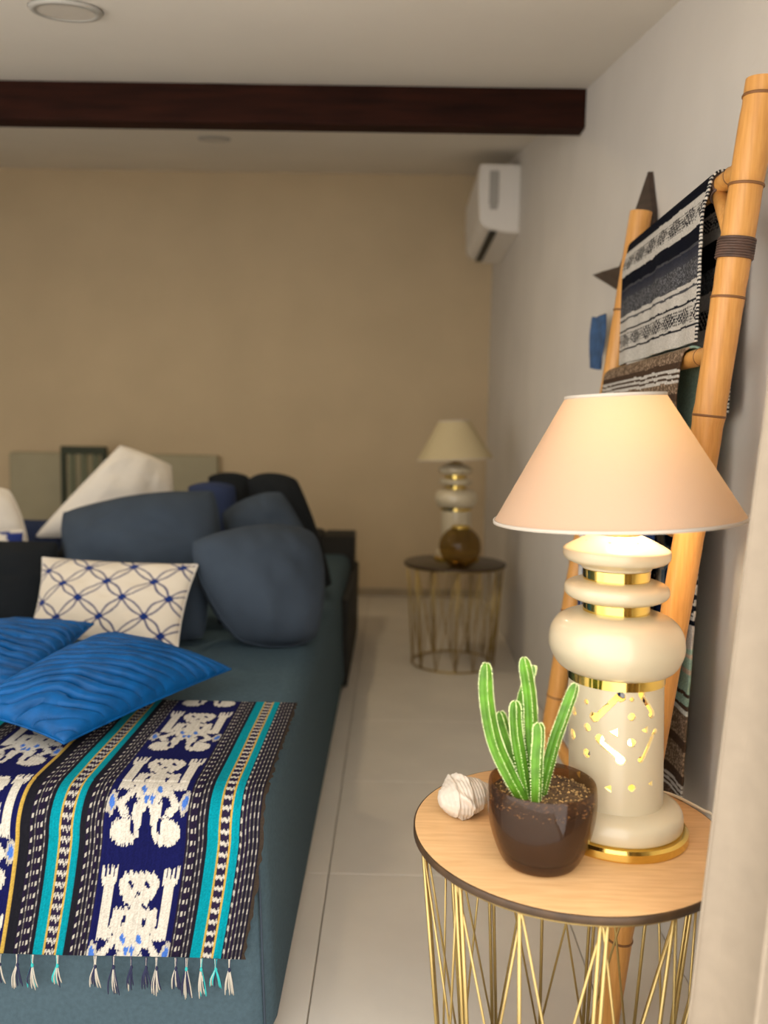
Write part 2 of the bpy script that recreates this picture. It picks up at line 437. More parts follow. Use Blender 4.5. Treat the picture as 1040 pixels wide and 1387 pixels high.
pillow('cushion', [(-1.167, 2.86, .834), (-.589, 2.89, .932), (-.540, 2.73, .593), (-1.067, 2.71, .562)], .28, M['cush'], 'plump slate cushion lying behind the white trellis-print cushion', seed=1, wr=.012, rnd_=.45)
pillow('cushion', [(-.830, 2.57, .687), (-.560, 2.57, .682), (-.545, 2.46, .484), (-.800, 2.46, .484)], .11, M['cush'], 'small slate cushion tucked behind the lower right of the trellis-print cushion', seed=2, rnd_=.5)
pillow('cushion', [(-.640, 2.42, .818), (-.222, 2.75, .825), (-.190, 2.45, .470), (-.450, 2.38, .480)], .30, M['cush'], 'big slate blue cushion slumped at the walkway edge of the sofa', seed=3, wr=.010, exp=.5, rnd_=.7)
pillow('cushion', [(-.600, 2.70, .662), (-.415, 2.74, .662), (-.397, 2.68, .484), (-.556, 2.66, .484)], .08, M['cush_dark'], 'near-black cushion added as the shadow in the gap beside the big slumped cushion', seed=16, rnd_=.3)  # added to blacken the gap, where only shadow falls
pillow('cushion', [(-.643, 3.02, .835), (-.407, 3.10, .926), (-.199, 2.98, .558), (-.504, 2.90, .484)], .20, M['cush'], 'slate cushion wedged upright behind the big slumped cushion', seed=4, wr=.012, rnd_=.6)
pillow('cushion', [(-.603, 3.32, .958), (-.381, 3.38, .958), (-.198, 3.24, .484), (-.442, 3.18, .484)], .20, M['cush_dark'], 'dark charcoal cushion standing tallest at the walkway edge', seed=5, wr=.010, rnd_=.6)
pillow('cushion', [(-.821, 3.30, .917), (-.620, 3.35, .918), (-.592, 3.25, .49), (-.763, 3.20, .49)], .14, M['cush_navy'], 'navy cushion peeking out between the slate cushions', seed=6, rnd_=.5)
pillow('cushion', [(-.806, 3.60, .942), (-.617, 3.65, .943), (-.568, 3.55, .49), (-.747, 3.50, .49)], .16, M['cush_dark'], 'charcoal cushion behind the navy one', seed=7, rnd_=.5)
pillow('cushion', [(-1.569, 2.72, .719), (-1.07, 2.72, .755), (-1.06, 2.56, .49), (-1.465, 2.54, .49)], .16, M['cush_dark'], 'dark charcoal cushion left of the trellis-print cushion', seed=8, rnd_=.4)
pillow('pillow', [(-1.052, 3.25, 1.065), (-.900, 3.42, .975), (-.838, 3.27, .70), (-1.350, 3.05, .695)], .16, M['pillow_white'], 'white pillow leaning with one corner pointing up', 'pillow', seed=9, wr=.010, rnd_=.3)
pillow('cushion', [(-1.36, 3.42, .60), (-.88, 3.48, .60), (-.88, 3.02, .56), (-1.36, 2.98, .56)], .17, M['cush_dark'], 'charcoal cushion lying flat under the leaning white pillow', seed=21, rnd_=.3)
pillow('pillow', [(-1.707, 3.05, .944), (-1.411, 3.10, .888), (-1.301, 3.02, .66), (-1.608, 2.97, .66)], .14, M['pillow_white'], 'white pillow beside the navy-printed cushion', 'pillow', seed=10, rnd_=.5)
def navyprint(U, Vv):
    k = vnoise(U * 5 + 3, Vv * 5, 3) > .62
    c = np.empty(U.shape + (3,)); c[:] = (.02, .035, .16); c[k] = (.62, .57, .48); return c
pillow('cushion', [(-1.578, 2.86, .752), (-1.282, 2.89, .757), (-1.252, 2.83, .49), (-1.554, 2.80, .49)], .10, M['print'], 'navy cushion with white printed spots', colfn=navyprint, seed=11)
pillow('cushion', [(-1.56, 3.42, .735), (-1.36, 3.44, .735), (-1.36, 3.38, .49), (-1.56, 3.36, .49)], .08, M['cush_navy'], 'small navy cushion behind the white pillows', seed=12)

def trellis(U, Vv):
    x = (U + 1) / 2 * .47; y = (Vv + 1) / 2 * .255
    x = x + .004 * np.sin(y * 60)
    p = 8.41 * x + 10.44 * y + .1; q = 6.53 * x - 9.14 * y + .3
    fp = p - np.round(p); fq = q - np.round(q)
    wp = .12 * np.abs(np.sin(pi * q)); wq = .12 * np.abs(np.sin(pi * p))
    l = (np.abs(np.abs(fp) - wp) < .030) | (np.abs(np.abs(fq) - wq) < .030)
    node = ((np.abs(fp) < .11) & (np.abs(fq) < .11))
    c = np.empty(U.shape + (3,)); c[:] = (.60, .53, .42)
    c[l] = (.045, .05, .12); c[node] = (.008, .025, .13)
    return c
pillow('cushion', [(-1.054, 2.50, .722), (-.560, 2.40, .726), (-.580, 2.24, .508), (-1.020, 2.32, .530)], .10, M['print'], 'cream cushion printed with a navy trellis of double lines', n=220, colfn=trellis, seed=13, wr=.008, back=.6)

def pleats(U, Vv, n=15, amp=.0095, seed=0, dirv=(.25, 1)):
    ph = (U * dirv[0] + Vv * dirv[1]) * n / 2 + .12 * np.sin(U * 6 + seed) + 1.1 * vnoise(U * 1.7 + seed, Vv * 1.7, seed)
    f = ph - np.floor(ph); row = np.floor(ph)
    br = np.clip(vnoise(U * 2.6 + row * 3.7, row * 1.7, seed + 5) * 2.2 - .55, 0, 1)
    roll = np.sin(pi * np.clip(f, 0, 1)) ** .6
    crease = np.exp(-(np.minimum(f, 1 - f) / .19) ** 4)
    return amp * (.5 * roll - .3) - 2.4 * amp * crease * br
pillow('cushion', [(-1.167, 2.20, .575), (-.775, 2.15, .606), (-.815, 1.77, .515), (-1.047, 1.78, .515)], .13, M['satin'], 'pleated blue satin cushion lying against the trellis-print cushion', n=230, seed=14, pleat=lambda U, Vv: pleats(U, Vv, 13, .0115, 2, (.05, 1)), exp=.42, back=.35)
pillow('cushion', [(-.700, 2.00, .612), (-.382, 1.985, .540), (-.618, 1.545, .516), (-.850, 1.63, .545)], .15, M['satin'], 'pleated blue satin cushion lying on the woven ikat throw', n=250, seed=15, pleat=lambda U, Vv: pleats(U, Vv, 14, .013, 0, (.35, 1)), exp=.42, back=.25, floor=SZ + .012)

# ------------------------------------------------------------------ ikat throw over the front of the sofa
def ikat_throw():
    # path of the cloth: hangs on the front, rolls over the edge, lies on the seat
    R = .07; yf = SY - .008; zt = SZ + .007; zb = .205
    Lf = (zt - R) - zb; Lr = R * pi / 2; Lt = 1.90 - (yf + R)
    L = Lf + Lr + Lt; Wd = .95
    ns, nt_ = 420, 560
    s = np.linspace(0, L, ns); t = np.linspace(0, Wd, nt_)
    S, T = np.meshgrid(s, t, indexing='ij')
    y = np.where(S < Lf, yf, np.where(S < Lf + Lr, yf + R * (1 - np.cos(np.clip((S - Lf) / R, 0, pi / 2))), yf + R + (S - Lf - Lr)))
    z = np.where(S < Lf, zb + S, np.where(S < Lf + Lr, zt - R + R * np.sin(np.clip((S - Lf) / R, 0, pi / 2)), zt))
    xr = SX + .002 - .030 * np.clip((Lf - S) / Lf, 0, 1) ** 1.2 - .010 * np.clip((S - Lf - Lr) / .1, -1, 0) * 0
    frx = (vnoise(S * 90, S * 0, 2) - .5) * .006
    x = xr - T + np.where(T < .004, frx, 0)
    fall = np.clip((Lf - S) / Lf, 0, 1)
    y = y - fall * (.004 + .006 * (vnoise(T * 9, S * 2, 4))) 
    z = z + np.where(S > Lf + Lr, .0025 * vnoise(T * 14, S * 14, 6), 0)
    # --- pattern: w = distance from the right edge in millimetres
    wmm = T * 1000; smm = S * 1000
    col = np.empty(S.shape + (3,))
    BK = np.array((.008, .008, .012)); NV = np.array((.005, .006, .055)); PU = np.array((.014, .009, .026)); TE = np.array((.0, .21, .26))
    GO = np.array((.40, .26, .05)); WH = np.array((.50, .465, .395)); BR = np.array((.035, .025, .018)); BL = np.array((.05, .14, .45))
    k = 1.287                              # millimetres per stripe unit
    bands = [(0, 5, 'br'), (5, 32, 'dot'), (32, 33, 'bk'), (33, 43, 'te'), (43, 45.5, 'go'), (45.5, 58, 'core'), (58, 60.5, 'go'), (60.5, 74, 'te'), (74, 78, 'bk'),
             (78, 103, 'dot'), (103, 214, 'fig'), (214, 238, 'dot'), (238, 246, 'bk'), (246, 256, 'te'), (256, 258.5, 'go'), (258.5, 271.5, 'core'), (271.5, 274, 'go'), (274, 287, 'te'), (287, 291, 'bk'),
             (291, 313, 'dot'), (313, 327, 'bk'), (327, 329, 'go'), (329, 330, 'bk'), (330, 331.5, 'go'), (331.5, 442, 'fig2'), (442, 466, 'dot'), (466, 474, 'bk'), (474, 486, 'te'), (486, 500, 'core'), (500, 514, 'te'), (514, 800, 'dot')]
    wu = wmm / k
    rs = np.random.RandomState(3)
    colj = rs.rand(4000)
    thread = np.floor(wmm / 1.7).astype(int) % 4000
    jit = colj[thread]
    for a, b_, kind in bands:
        mk = (wu >= a) & (wu < b_)
        if not mk.any(): continue
        if kind in ('br', 'bk', 'te', 'go'):
            col[mk] = dict(br=BR, bk=BK, te=TE, go=GO)[kind]
            continue
        if kind == 'dot':
            col[mk] = PU * .8
            q = (wu - a) / (b_ - a) * 5; fq = q - np.floor(q)
            ph = (smm + (jit - .5) * 7 + np.floor(q) * 3) / 21; fp = ph - np.floor(ph)
            col[mk & (fq > .36) & (fq < .70) & (fp < .38)] = WH * .75
            col[mk & (fq < .12)] = BK
            col[mk & (fq > .45) & (fq < .58) & (fp >= .38)] = WH * .16
        if kind == 'core':
            col[mk] = PU * 1.3
            ph = (smm + (jit - .5) * 9) / 20; fp = ph - np.floor(ph)
            col[mk & (fp < .36)] = WH * .9
        if kind in ('fig', 'fig2'):
            c = (a + b_) / 2
            A = np.abs(wu - c) * k; B = smm + (jit - .5) * 9
            per = 268.
            B = B - 122 + (0 if kind == 'fig' else 90)
            B = (B + 205) % per - 205                    # head centre at 0, feet below
            f = np.zeros(S.shape, bool)
            f |= (np.abs(B + 1) < 29) & (A < 35 - .55 * np.clip(-B, 0, 60) - .35 * np.clip(B - 8, 0, 60))
            f |= (A < 9) & (B < -20) & (B > -48)
            f |= (B < -36) & (B > -84) & (A < 40 - .12 * np.abs(B + 60)) & ~((A > 15) & (A < 21) & (B > -66) & (B < -52))
            f |= (B < -80) & (B > -128) & (A < 26 - .5 * np.clip(-B - 80, 0, 60))
            f |= (A > 44) & (A < 60) & (B > -86) & (B < 16)
            f |= (A > 34) & (A < 60) & (B > -92) & (B < -70)
            f |= (A > 40) & (A < 66) & (B > 8) & (B < 22)
            for q in (42, 49.5, 57, 64): f |= (np.abs(A - q) < 2.4) & (B > 14) & (B < 38)
            rr = np.abs(A - 27) / 27 + np.abs(B + 122) / 38
            f |= (rr < 1.12) & (rr > .52) & (B > -142)
            f |= (A > 8) & (A < 24) & (B < -118) & (B > -160) & (A < 40 + (B + 118) * .6)
            f |= (((A - 36) / 25) ** 2 + ((B + 168) / 24) ** 2 < 1) & ~((A > 20) & (A < 26) & (B > -170))
            eye = ((A - 14) ** 2 + (B - 6) ** 2 < 26) | ((A < 4) & (np.abs(B + 12) < 3))
            spot = (((A - 14) / 5) ** 2 + ((B + 92) / 8) ** 2 < 1) | (((A - 5) / 4) ** 2 + ((B + 112) / 8) ** 2 < 1)
            orn = ((A - 64) / 9) ** 2 + ((B + 118) / 22) ** 2 < 1
            col[mk] = NV
            col[mk & f] = WH
            col[mk & orn] = WH * .75
            col[mk & (((A - 64) / 5) ** 2 + ((B + 118) / 12) ** 2 < 1)] = BL
            col[mk & f & eye] = NV
            col[mk & f & spot] = BL
    col *= .9 * (.80 + .4 * rs.rand(*S.shape))[..., None] * (.9 + .2 * jit)[..., None]
    V = np.stack([x, y, z], -1).reshape(-1, 3)
    root = empty('throw_blanket', (-.69, yf, zb), 'navy and turquoise ikat throw with white figures draped over the sofa front', 'throw')
    o = obj('cloth', V, grid_faces(ns, nt_)[:, ::-1], M['weave'], root, cols=col.reshape(-1, 3))
    # fringe: knotted tassels along the hanging end
    tasc = [mat('tassel teal', (.02, .36, .36), .9), mat('tassel white', (.42, .385, .32), .9), mat('tassel navy', (.012, .015, .05), .9)]
    r = random.Random(5)
    spots = [20, 38, 58, 78, 92, 118, 132, 152, 176, 201, 252, 286, 306, 330, 352, 380]
    for i, q in enumerate(spots):
        xx = SX - .028 - q * k / 1000
        teal = any(abs(q - c) < 16 for c in (38, 66, 252, 280))
        g = [G(), G(), G()]
        L_ = r.uniform(.045, .07)
        for h in range(9):
            dx = r.uniform(-.008, .008); ci = r.choice([0, 1, 1, 2] if teal else [1, 1, 2, 2])
            pts = curve([(xx + dx * .3, yf - .012, zb + .002), (xx + dx * .2, yf - .014, zb - .016), (xx + dx, yf - .016 - r.uniform(0, .004), zb - L_ * .6), (xx + dx * 1.3, yf - .013, zb - L_ * r.uniform(.85, 1.05))], 3)
            g[ci].add(*tube(pts, [.0007] * 4 + [.0013] * (len(pts) - 5) + [.0008], 5))
        t0 = obj('tassel', *tube([(xx, yf - .013, zb - .012), (xx + .001, yf - .015, zb - .016), (xx, yf - .014, zb - .022)], [.001, .0028, .001], 6), tasc[2 if not teal else 0], root)
        for ci in range(3):
            if g[ci].V: g[ci].build('yarn', tasc[ci], t0)
ikat_throw()

# ------------------------------------------------------------------ wire basket side tables
TX, TY, TH, TR_ = .290, 1.278, .50, .244
def side_table(cx, cy, label, top_mat, rb=.19):
    e = empty('side_table', (cx, cy, 0), label, 'side table')
    tp = obj('tabletop', *lathe([(TR_ - .001, TH - .0125), (TR_ - .001, TH - .001), (TR_ - .003, TH)], cx, cy, 96), top_mat, e, sharp=30)
    obj('edge_band', *lathe([(TR_ - .0005, TH - .0135), (TR_ + .0015, TH - .0125), (TR_ + .0015, TH - .002), (TR_ - .0005, TH - .0008)], cx, cy, 96, closed=True), M['edge'], tp)
    rt_ = TR_ - .008; zt = TH - .0165; zb = .006
    obj('top_ring', *ring(cx, cy, zt, rt_, .0032, 72, 8), M['gold'], e)
    obj('base_ring', *ring(cx, cy, zb, rb, .0045, 72, 8), M['gold'], e)
    N = 14; ph = .21
    pt = lambda k, z: (cx + (rb + (rt_ - rb) * (z - zb) / (zt - zb)) * cos(2 * pi * k / N + ph), cy + (rb + (rt_ - rb) * (z - zb) / (zt - zb)) * sin(2 * pi * k / N + ph), z)
    for k in range(N):
        obj('wire_upright', *tube([pt(k - .03, zb), pt(k - .03, zt)], .0030, 8), M['gold'], e)
        if k % 2 == 0: obj('wire_upright', *tube([pt(k + .06, zb), pt(k + .06, zt)], .0030, 8), M['gold'], e)
        obj('wire_diagonal', *tube([pt(k, zt), pt(k + 1, zb)], .0021, 6), M['gold'], e)
        obj('wire_diagonal', *tube([pt(k, zt), pt(k - 1, zb)], .0021, 6), M['gold'], e)
    return e
side_table(TX, TY, 'oak-topped gold wire side table holding the cactus pot and lit lamp', M['oak'])
side_table(.312, 4.02, 'dark-topped gold wire side table in the far corner', M['darkwood'], .2)

# ------------------------------------------------------------------ table lamps
SHEAR = -.040
MOTIF = dict(
    bones=[((-129, .6985), (-101, .7393), .0075), ((-75, .7406), (-57, .7106), .0062), ((-125, .6668), (-98, .6432), .0070), ((-54, .6823), (-73, .6406), .0050), ((172, .7288), (186, .700), .006)],
    dots=[(-141.5, .7205, .0042), (-86, .734, .0035), (-86, .7077, .0058), (-140, .6814, .0062), (-164, .6975, .0075), (-86, .6679, .0066), (-141, .6408, .0066), (-85.5, .599, .0055), (-168, .6591, .0085)],
    tris=[(-107, .6821, .0075), (-69, .6865, .0062), (-113.5, .5953, .0062), (-60, .6025, .005), (-155, .602, .006)])
def lamp(cx, cy, z0, label, lit):
    e = empty('table_lamp', (cx, cy, z0), label, 'table lamp')
    dz = z0 - .5
    L = lambda prof, seg=72, k=1: lathe([(r, z + dz) for r, z in (smooth_prof(prof, k) if k > 1 else prof)], cx, cy, seg, SHEAR, z0)
    obj('brass_base', *L([(.109, .5), (.111, .503), (.110, .513), (.106, .517), (.10, .518)]), M['brass'], e, sharp=30)
    obj('foot', *L([(.098, .5175), (.102, .522), (.102, .536), (.098, .545), (.088, .551), (.076, .5545), (.06, .555)], k=3), M['ceramic'], e)
    # pierced cylinder
    rc, rin, zb_, zt_ = .072, .067, .553, .748
    nth, nz = (400, 170) if lit else (64, 8)
    th = np.arange(nth) * 2 * pi / nth; zz = np.linspace(zb_, zt_, nz)
    Th, Zz = np.meshgrid(th, zz, indexing='ij')
    V = np.concatenate([np.stack([cx + r * np.cos(Th) + SHEAR * (Zz - .5), cy + r * np.sin(Th), Zz + dz], -1).reshape(-1, 3) for r in (rc, rin)])
    N = nth * nz
    hole = np.zeros((nth, nz - 1), bool)
    if lit:
        tm = (th + pi / nth); zm = (zz[:-1] + zz[1:]) / 2
        for rep in range(2):
            A, Zm = np.meshgrid(tm, zm, indexing='ij')
            def arc(a0):
                d = (A - radians(a0 + 197 * rep) + pi) % (2 * pi) - pi; return d * rc
            for (a0, q0), (a1, q1), r in MOTIF['bones']:
                X = arc(a0); Yy = Zm - q0; ex = radians(a1 - a0) * rc; ey = q1 - q0
                l2 = ex * ex + ey * ey; t = np.clip((X * ex + Yy * ey) / l2, 0, 1)
                d = np.hypot(X - t * ex, Yy - t * ey)
                ln = l2 ** .5; nx, ny = -ey / ln, ex / ln
                hole |= d < r * .62
                hole |= np.hypot(X - nx * r * .4, Yy - ny * r * .4) < r * 1.0
                hole |= np.hypot(X - ex + nx * r * .4, Yy - ey + ny * r * .4) < r * 1.0
            for a0, q0, r in MOTIF['dots']: hole |= np.hypot(arc(a0), Zm - q0) < r
            for a0, q0, r in MOTIF['tris']:
                X = arc(a0); Yy = Zm - q0; hole |= (X < r * .8) & (X > -r) & (np.abs(Yy) < (X + r) * .52)
    Fc = []
    def vid(layer, i, j): return layer * N + (i % nth) * nz + j
    for i in range(nth):
        for j in range(nz - 1):
            if hole[i, j]: continue
            Fc.append((vid(0, i, j), vid(0, i + 1, j), vid(0, i + 1, j + 1), vid(0, i, j + 1)))
            Fc.append((vid(1, i, j), vid(1, i, j + 1), vid(1, i + 1, j + 1), vid(1, i + 1, j)))
            if hole[(i + 1) % nth, j]: Fc.append((vid(0, i + 1, j), vid(1, i + 1, j), vid(1, i + 1, j + 1), vid(0, i + 1, j + 1)))
            if hole[i - 1, j]: Fc.append((vid(0, i, j + 1), vid(1, i, j + 1), vid(1, i, j), vid(0, i, j)))
            if j < nz - 2 and hole[i, j + 1]: Fc.append((vid(0, i, j + 1), vid(0, i + 1, j + 1), vid(1, i + 1, j + 1), vid(1, i, j + 1)))
            if j > 0 and hole[i, j - 1]: Fc.append((vid(0, i + 1, j), vid(0, i, j), vid(1, i, j), vid(1, i + 1, j)))
    cyl = obj('pierced_cylinder', V, Fc, M['ceramic'], e, sharp=40)
    tag(cyl, 'cream cylinder with cut-out shapes glowing yellow' if lit else None)
    obj('brass_collar', *L([(.070, .744), (.0735, .745), (.0735, .759), (.070, .760)]), M['brass'], e, sharp=30)
    obj('bulb_body', *L([(.050, .757), (.074, .759), (.090, .769), (.1005, .789), (.1025, .806), (.098, .826), (.086, .841), (.066, .850), (.045, .852)], k=4), M['ceramic'], e)
    obj('brass_collar', *L([(.046, .850), (.0505, .851), (.0505, .866), (.046, .867)]), M['brass'], e, sharp=30)
    obj('disc', *L([(.048, .8665), (.062, .869), (.0755, .876), (.079, .885), (.0755, .894), (.062, .900), (.050, .9015)], k=4), M['ceramic'], e)
    obj('brass_collar', *L([(.046, .9005), (.0502, .901), (.0502, .917), (.046, .918)]), M['brass'], e, sharp=30)
    cap = obj('cap', *L([(.045, .9165), (.052, .9185), (.055, .9225), (.072, .929), (.0795, .935), (.0805, .945), (.077, .9505), (.052, .964), (.03, .973), (.02, .9745)], k=3), M['ceramic'], e)
    for k in range(8):
        a = 2 * pi * k / 8 + .35; rr = .052; zq = .9642 + dz
        hx, hy = cx + rr * cos(a) + SHEAR * .464, cy + rr * sin(a)
        obj('vent_hole', *lathe([(.0, zq + .0006), (.0026, zq - .0002), (.003, zq - .003)], hx, hy, 10), M['ac_grey'], cap)
    obj('brass_cap', *L([(.036, .9715), (.034, .976), (.026, .981), (.014, .984), (.013, .991), (.017, .992), (.017, .996), (.010, .998), (.010, 1.015)]), M['brass'], e, sharp=40)
    # shade, sitting a little crooked
    zs0, zs1, r0, r1 = .995, 1.180, .186, .074
    tilt = radians(-3.2)
    def tl(V, px=cx + SHEAR * .49, pz=.99 + dz):
        out = []
        for x, y, z in V:
            X = x - px; Z = z - pz; out.append((px + X * cos(tilt) + Z * sin(tilt), y, pz - X * sin(tilt) + Z * cos(tilt)))
        return out
    sx = cx + SHEAR * .49
    n_ = 16
    prof = [(r0 + (r1 - r0) * k / n_, zs0 + (zs1 - zs0) * k / n_ + dz) for k in range(n_ + 1)]
    V, Fc = lathe(prof, sx, cy, 96); Fc = Fc[:-2]
    sh = obj('shade', tl(V), Fc, M['shade'] if lit else M['shade_unlit'], e)
    for nm, R, zz_ in (('shade_trim', r0, zs0), ('shade_trim', r1, zs1)):
        V, Fc = lathe([(R + .0012, zz_ + dz - .002), (R + .0012, zz_ + dz + .003), (R - .0012, zz_ + dz + .003), (R - .0012, zz_ + dz - .002)], sx, cy, 96, closed=True)
        obj(nm, tl(V), Fc, M['trim'], sh)
    # fitter arms holding the shade
    for k in range(3):
        a = 2 * pi * k / 3 + .4
        V, Fc = tube([(sx, cy, 1.13 + dz), (sx + r1 * 1.02 * cos(a), cy + r1 * 1.02 * sin(a), 1.176 + dz)], .0012, 6)
        obj('shade_fitter', tl(V), Fc, M['brass'], sh)
    V, Fc = tube([(sx, cy, 1.012 + dz), (sx, cy, 1.06 + dz)], .013, 16); obj('socket', tl(V), Fc, M['white'], e)
    bz = 1.085 + dz
    bp_ = smooth_prof([(.002, bz - .034), (.012, bz - .028), (.022, bz - .008), (.026, bz + .010), (.020, bz + .030), (.008, bz + .038), (.001, bz + .039)], 3)
    V, Fc = lathe(bp_, sx, cy, 24); obj('bulb', tl(V), Fc, M['bulb'] if lit else M['white'], e)
    if lit:
        b2 = obj('bulb', *lathe(smooth_prof([(.001, .600), (.016, .604), (.022, .622), (.024, .640), (.018, .658), (.006, .668), (.001, .669)], 3), cx + SHEAR * .13, cy, 24), M['bulb_amber'], e)
        for (nm, x, z, wv, c, rad) in (('shade_bulb_light', sx + .003, bz + .01, 9.0, (1, .83, .60), .03), ('cylinder_bulb_light', cx + SHEAR * .13, .637, .95, (1, .72, .0), .026)):
            ld = bpy.data.lights.new(nm, 'POINT'); ld.energy = wv; ld.color = c; ld.shadow_soft_size = rad
            lo = bpy.data.objects.new(nm, ld); COL.objects.link(lo); lo.parent = e; lo.location = Vector((x, cy, z)) - Vector(e.location)
    return e
lamp(.364, 1.277, .5, 'lit cream ceramic lamp with glowing cut-outs on the oak-topped table', True)
lamp(.325, 4.085, .5, 'unlit cream ceramic lamp on the far dark-topped table', False)
tag(obj('lamp_cable', *tube(curve([(.44, 1.385, .5035), (.462, 1.412, .5035), (.487, 1.41, .5035), (.505, 1.388, .5035), (.527, 1.345, .5035), (.5405, 1.335, .495), (.545, 1.335, .44), (.553, 1.345, .25), (.56, 1.38, .006)], 8), .0026, 8), M['cable'], smooth=True), 'thin pale lamp cable curling over the oak table edge', 'cable')

gl = empty('glass_globe', (.322, 3.865, .5), 'amber glass globe in front of the unlit far lamp', 'vase')
R = .098
obj('globe', *lathe([(max(.001, R * sin(a)) if a > .3 else R * sin(.3), .5 + R * .957 - R * cos(max(a, .3)) ) for a in np.linspace(.3, pi * .86, 28)], .322, 3.865, 40)[0:2], M['globe_glass'], gl)
obj('collar', *lathe([(.040, .68), (.044, .682), (.044, .69), (.040, .692)], .322, 3.865, 32, closed=True), M['brass'], gl)

# ------------------------------------------------------------------ potted cactus
PX, PY = .2265, 1.175
pc = empty('potted_cactus', (PX, PY, .5), 'columnar green cactus in a smoked brown glass pot', 'potted plant')
outer = smooth_prof([(.002, .5005), (.045, .5005), (.056, .507), (.066, .530), (.0745, .560), (.0785, .590), (.0785, .615), (.0770, .629), (.0755, .6315)], 5)
inner = smooth_prof([(.0725, .6295), (.0735, .615), (.0735, .592), (.0695, .563), (.062, .534), (.050, .514), (.002, .511)], 5)
zs = lambda L_: [(a_, .5 + (b_ - .5) * .915) for a_, b_ in L_]
obj('pot', *lathe(zs(outer + inner), PX, PY, 72), M['pot_glass'], pc)
obj('planting_core', *lathe(zs(smooth_prof([(.002, .513), (.047, .515), (.058, .536), (.066, .566), (.069, .590), (.069, .598)], 4)), PX, PY, 56), M['inner_pot'], pc)
so = obj('soil', *lathe(zs(smooth_prof([(.0705, .597), (.0725, .604), (.0728, .611), (.060, .614), (.03, .616), (.0005, .616)], 4)), PX, PY, 56), M['soil'], pc)
g = G(); r = random.Random(11)
for i in range(520):
    a = r.uniform(0, 2 * pi); rr = .069 * r.random() ** .5; zz = .6155 + r.uniform(-.001, .002) - .002 * (rr / .07) ** 2
    if i > 330: rr = .0727; zz = r.uniform(.599, .612)
    zz = .5 + (zz - .5) * .915
    s = r.uniform(.0009, .0024); cx, cy = PX + rr * cos(a), PY + rr * sin(a)
    an = r.uniform(0, pi); ex = r.uniform(.7, 2.2)
    V = [(cx + s * ex * cos(an), cy + s * ex * sin(an), zz), (cx - s * sin(an), cy + s * cos(an), zz), (cx - s * ex * cos(an), cy - s * ex * sin(an), zz), (cx + s * sin(an), cy - s * cos(an), zz), (cx, cy, zz + s), (cx, cy, zz - s)]
    g.add(V, [(0, 1, 4), (1, 2, 4), (2, 3, 4), (3, 0, 4), (1, 0, 5), (2, 1, 5), (3, 2, 5), (0, 3, 5)])
tag(g.build('grit', M['grit'], so, smooth=False), 'straw coloured grit and bark chips', kind='stuff')

def cactus_stem(pts, rad, twist=0, nr=4):
    P = [Vector(p) for p in curve(pts, 22)]; n = len(P)
    seg = nr * 8; V = []; Fc = []; prev = None; sp = G()
    rr = []
    for i in range(n):
        t = i / (n - 1)
        rr.append(rad * min(1, .72 + t * 1.0) * (1 if t < .82 else max(.05, math.sqrt(max(0, 1 - ((t - .82) / .185) ** 2)))) * (1 - .12 * t))
    rs = random.Random(int(pts[-1][0] * 1e5))
    for i, p in enumerate(P):
        t = (P[min(i + 1, n - 1)] - P[max(i - 1, 0)]).normalized()
        u = (t.cross(Vector((0, 1, 0))).normalized() if prev is None else (prev - t * prev.dot(t)).normalized()); prev = u; v = t.cross(u)
        for k in range(seg):
            a = 2 * pi * k / seg + twist; c = abs(((k / seg * nr) % 1) - .5) * 2      # 1 on the rib, 0 in the groove
            q = rr[i] * (.60 + .40 * c ** 1.2)
            V.append(tuple(p + q * (cos(a) * u + sin(a) * v)))
        for h in range(nr):
            a = 2 * pi * h / nr + twist; d = cos(a) * u + sin(a) * v; b0 = p + rr[i] * .96 * d
            for w_ in range(3):
                dd = (d + .5 * t * rs.uniform(-1, 1.6) + .7 * d.cross(t) * rs.uniform(-1, 1)).normalized(); ln = .0026 * rs.uniform(.7, 1.2); s = .00055
                o1 = d.cross(t).normalized() * s; b1 = b0 + t * rs.uniform(-.001, .001)
                sp.add([tuple(b1 - o1), tuple(b1 + o1), tuple(b1 + t * s * 1.5), tuple(b1 + dd * ln)], [(0, 1, 3), (1, 2, 3), (2, 0, 3)])
    for i in range(n - 1):
        for k in range(seg):
            l = (k + 1) % seg; Fc.append((i * seg + k, i * seg + l, (i + 1) * seg + l, (i + 1) * seg + k))
    Fc.append(tuple((n - 1) * seg + k for k in range(seg)))
    st = obj('stem', V, Fc, M['cactus'], pc)
    tag(sp.build('spines', M['spine'], st, smooth=False), 'pale woolly spines along the ribs', kind='stuff')
for stem_pts, stem_r, tw in (
    ([(.205, 1.145, .585), (.172, 1.145, .644), (.150, 1.145, .693), (.138, 1.145, .752), (.136, 1.145, .801)], .0108, .10),
    ([(.205, 1.165, .590), (.181, 1.165, .665), (.169, 1.165, .697), (.160, 1.165, .725)], .0085, .25),
    ([(.205, 1.150, .590), (.186, 1.150, .681), (.181, 1.150, .714), (.179, 1.150, .746)], .0092, .05),
    ([(.215, 1.190, .590), (.196, 1.200, .685), (.197, 1.200, .735), (.208, 1.200, .769), (.211, 1.200, .784)], .0092, .5),
    ([(.215, 1.157, .590), (.205, 1.157, .701), (.200, 1.157, .755), (.190, 1.157, .807)], .0100, .12),
    ([(.212, 1.138, .590), (.210, 1.135, .666), (.211, 1.135, .698), (.210, 1.135, .720)], .0096, .30),
    ([(.220, 1.160, .590), (.236, 1.160, .673), (.250, 1.160, .722), (.265, 1.160, .770)], .0096, .15),
    ([(.204, 1.162, .590), (.198, 1.166, .656), (.198, 1.168, .689)], .0080, .4)):
    cactus_stem(stem_pts, stem_r, tw)

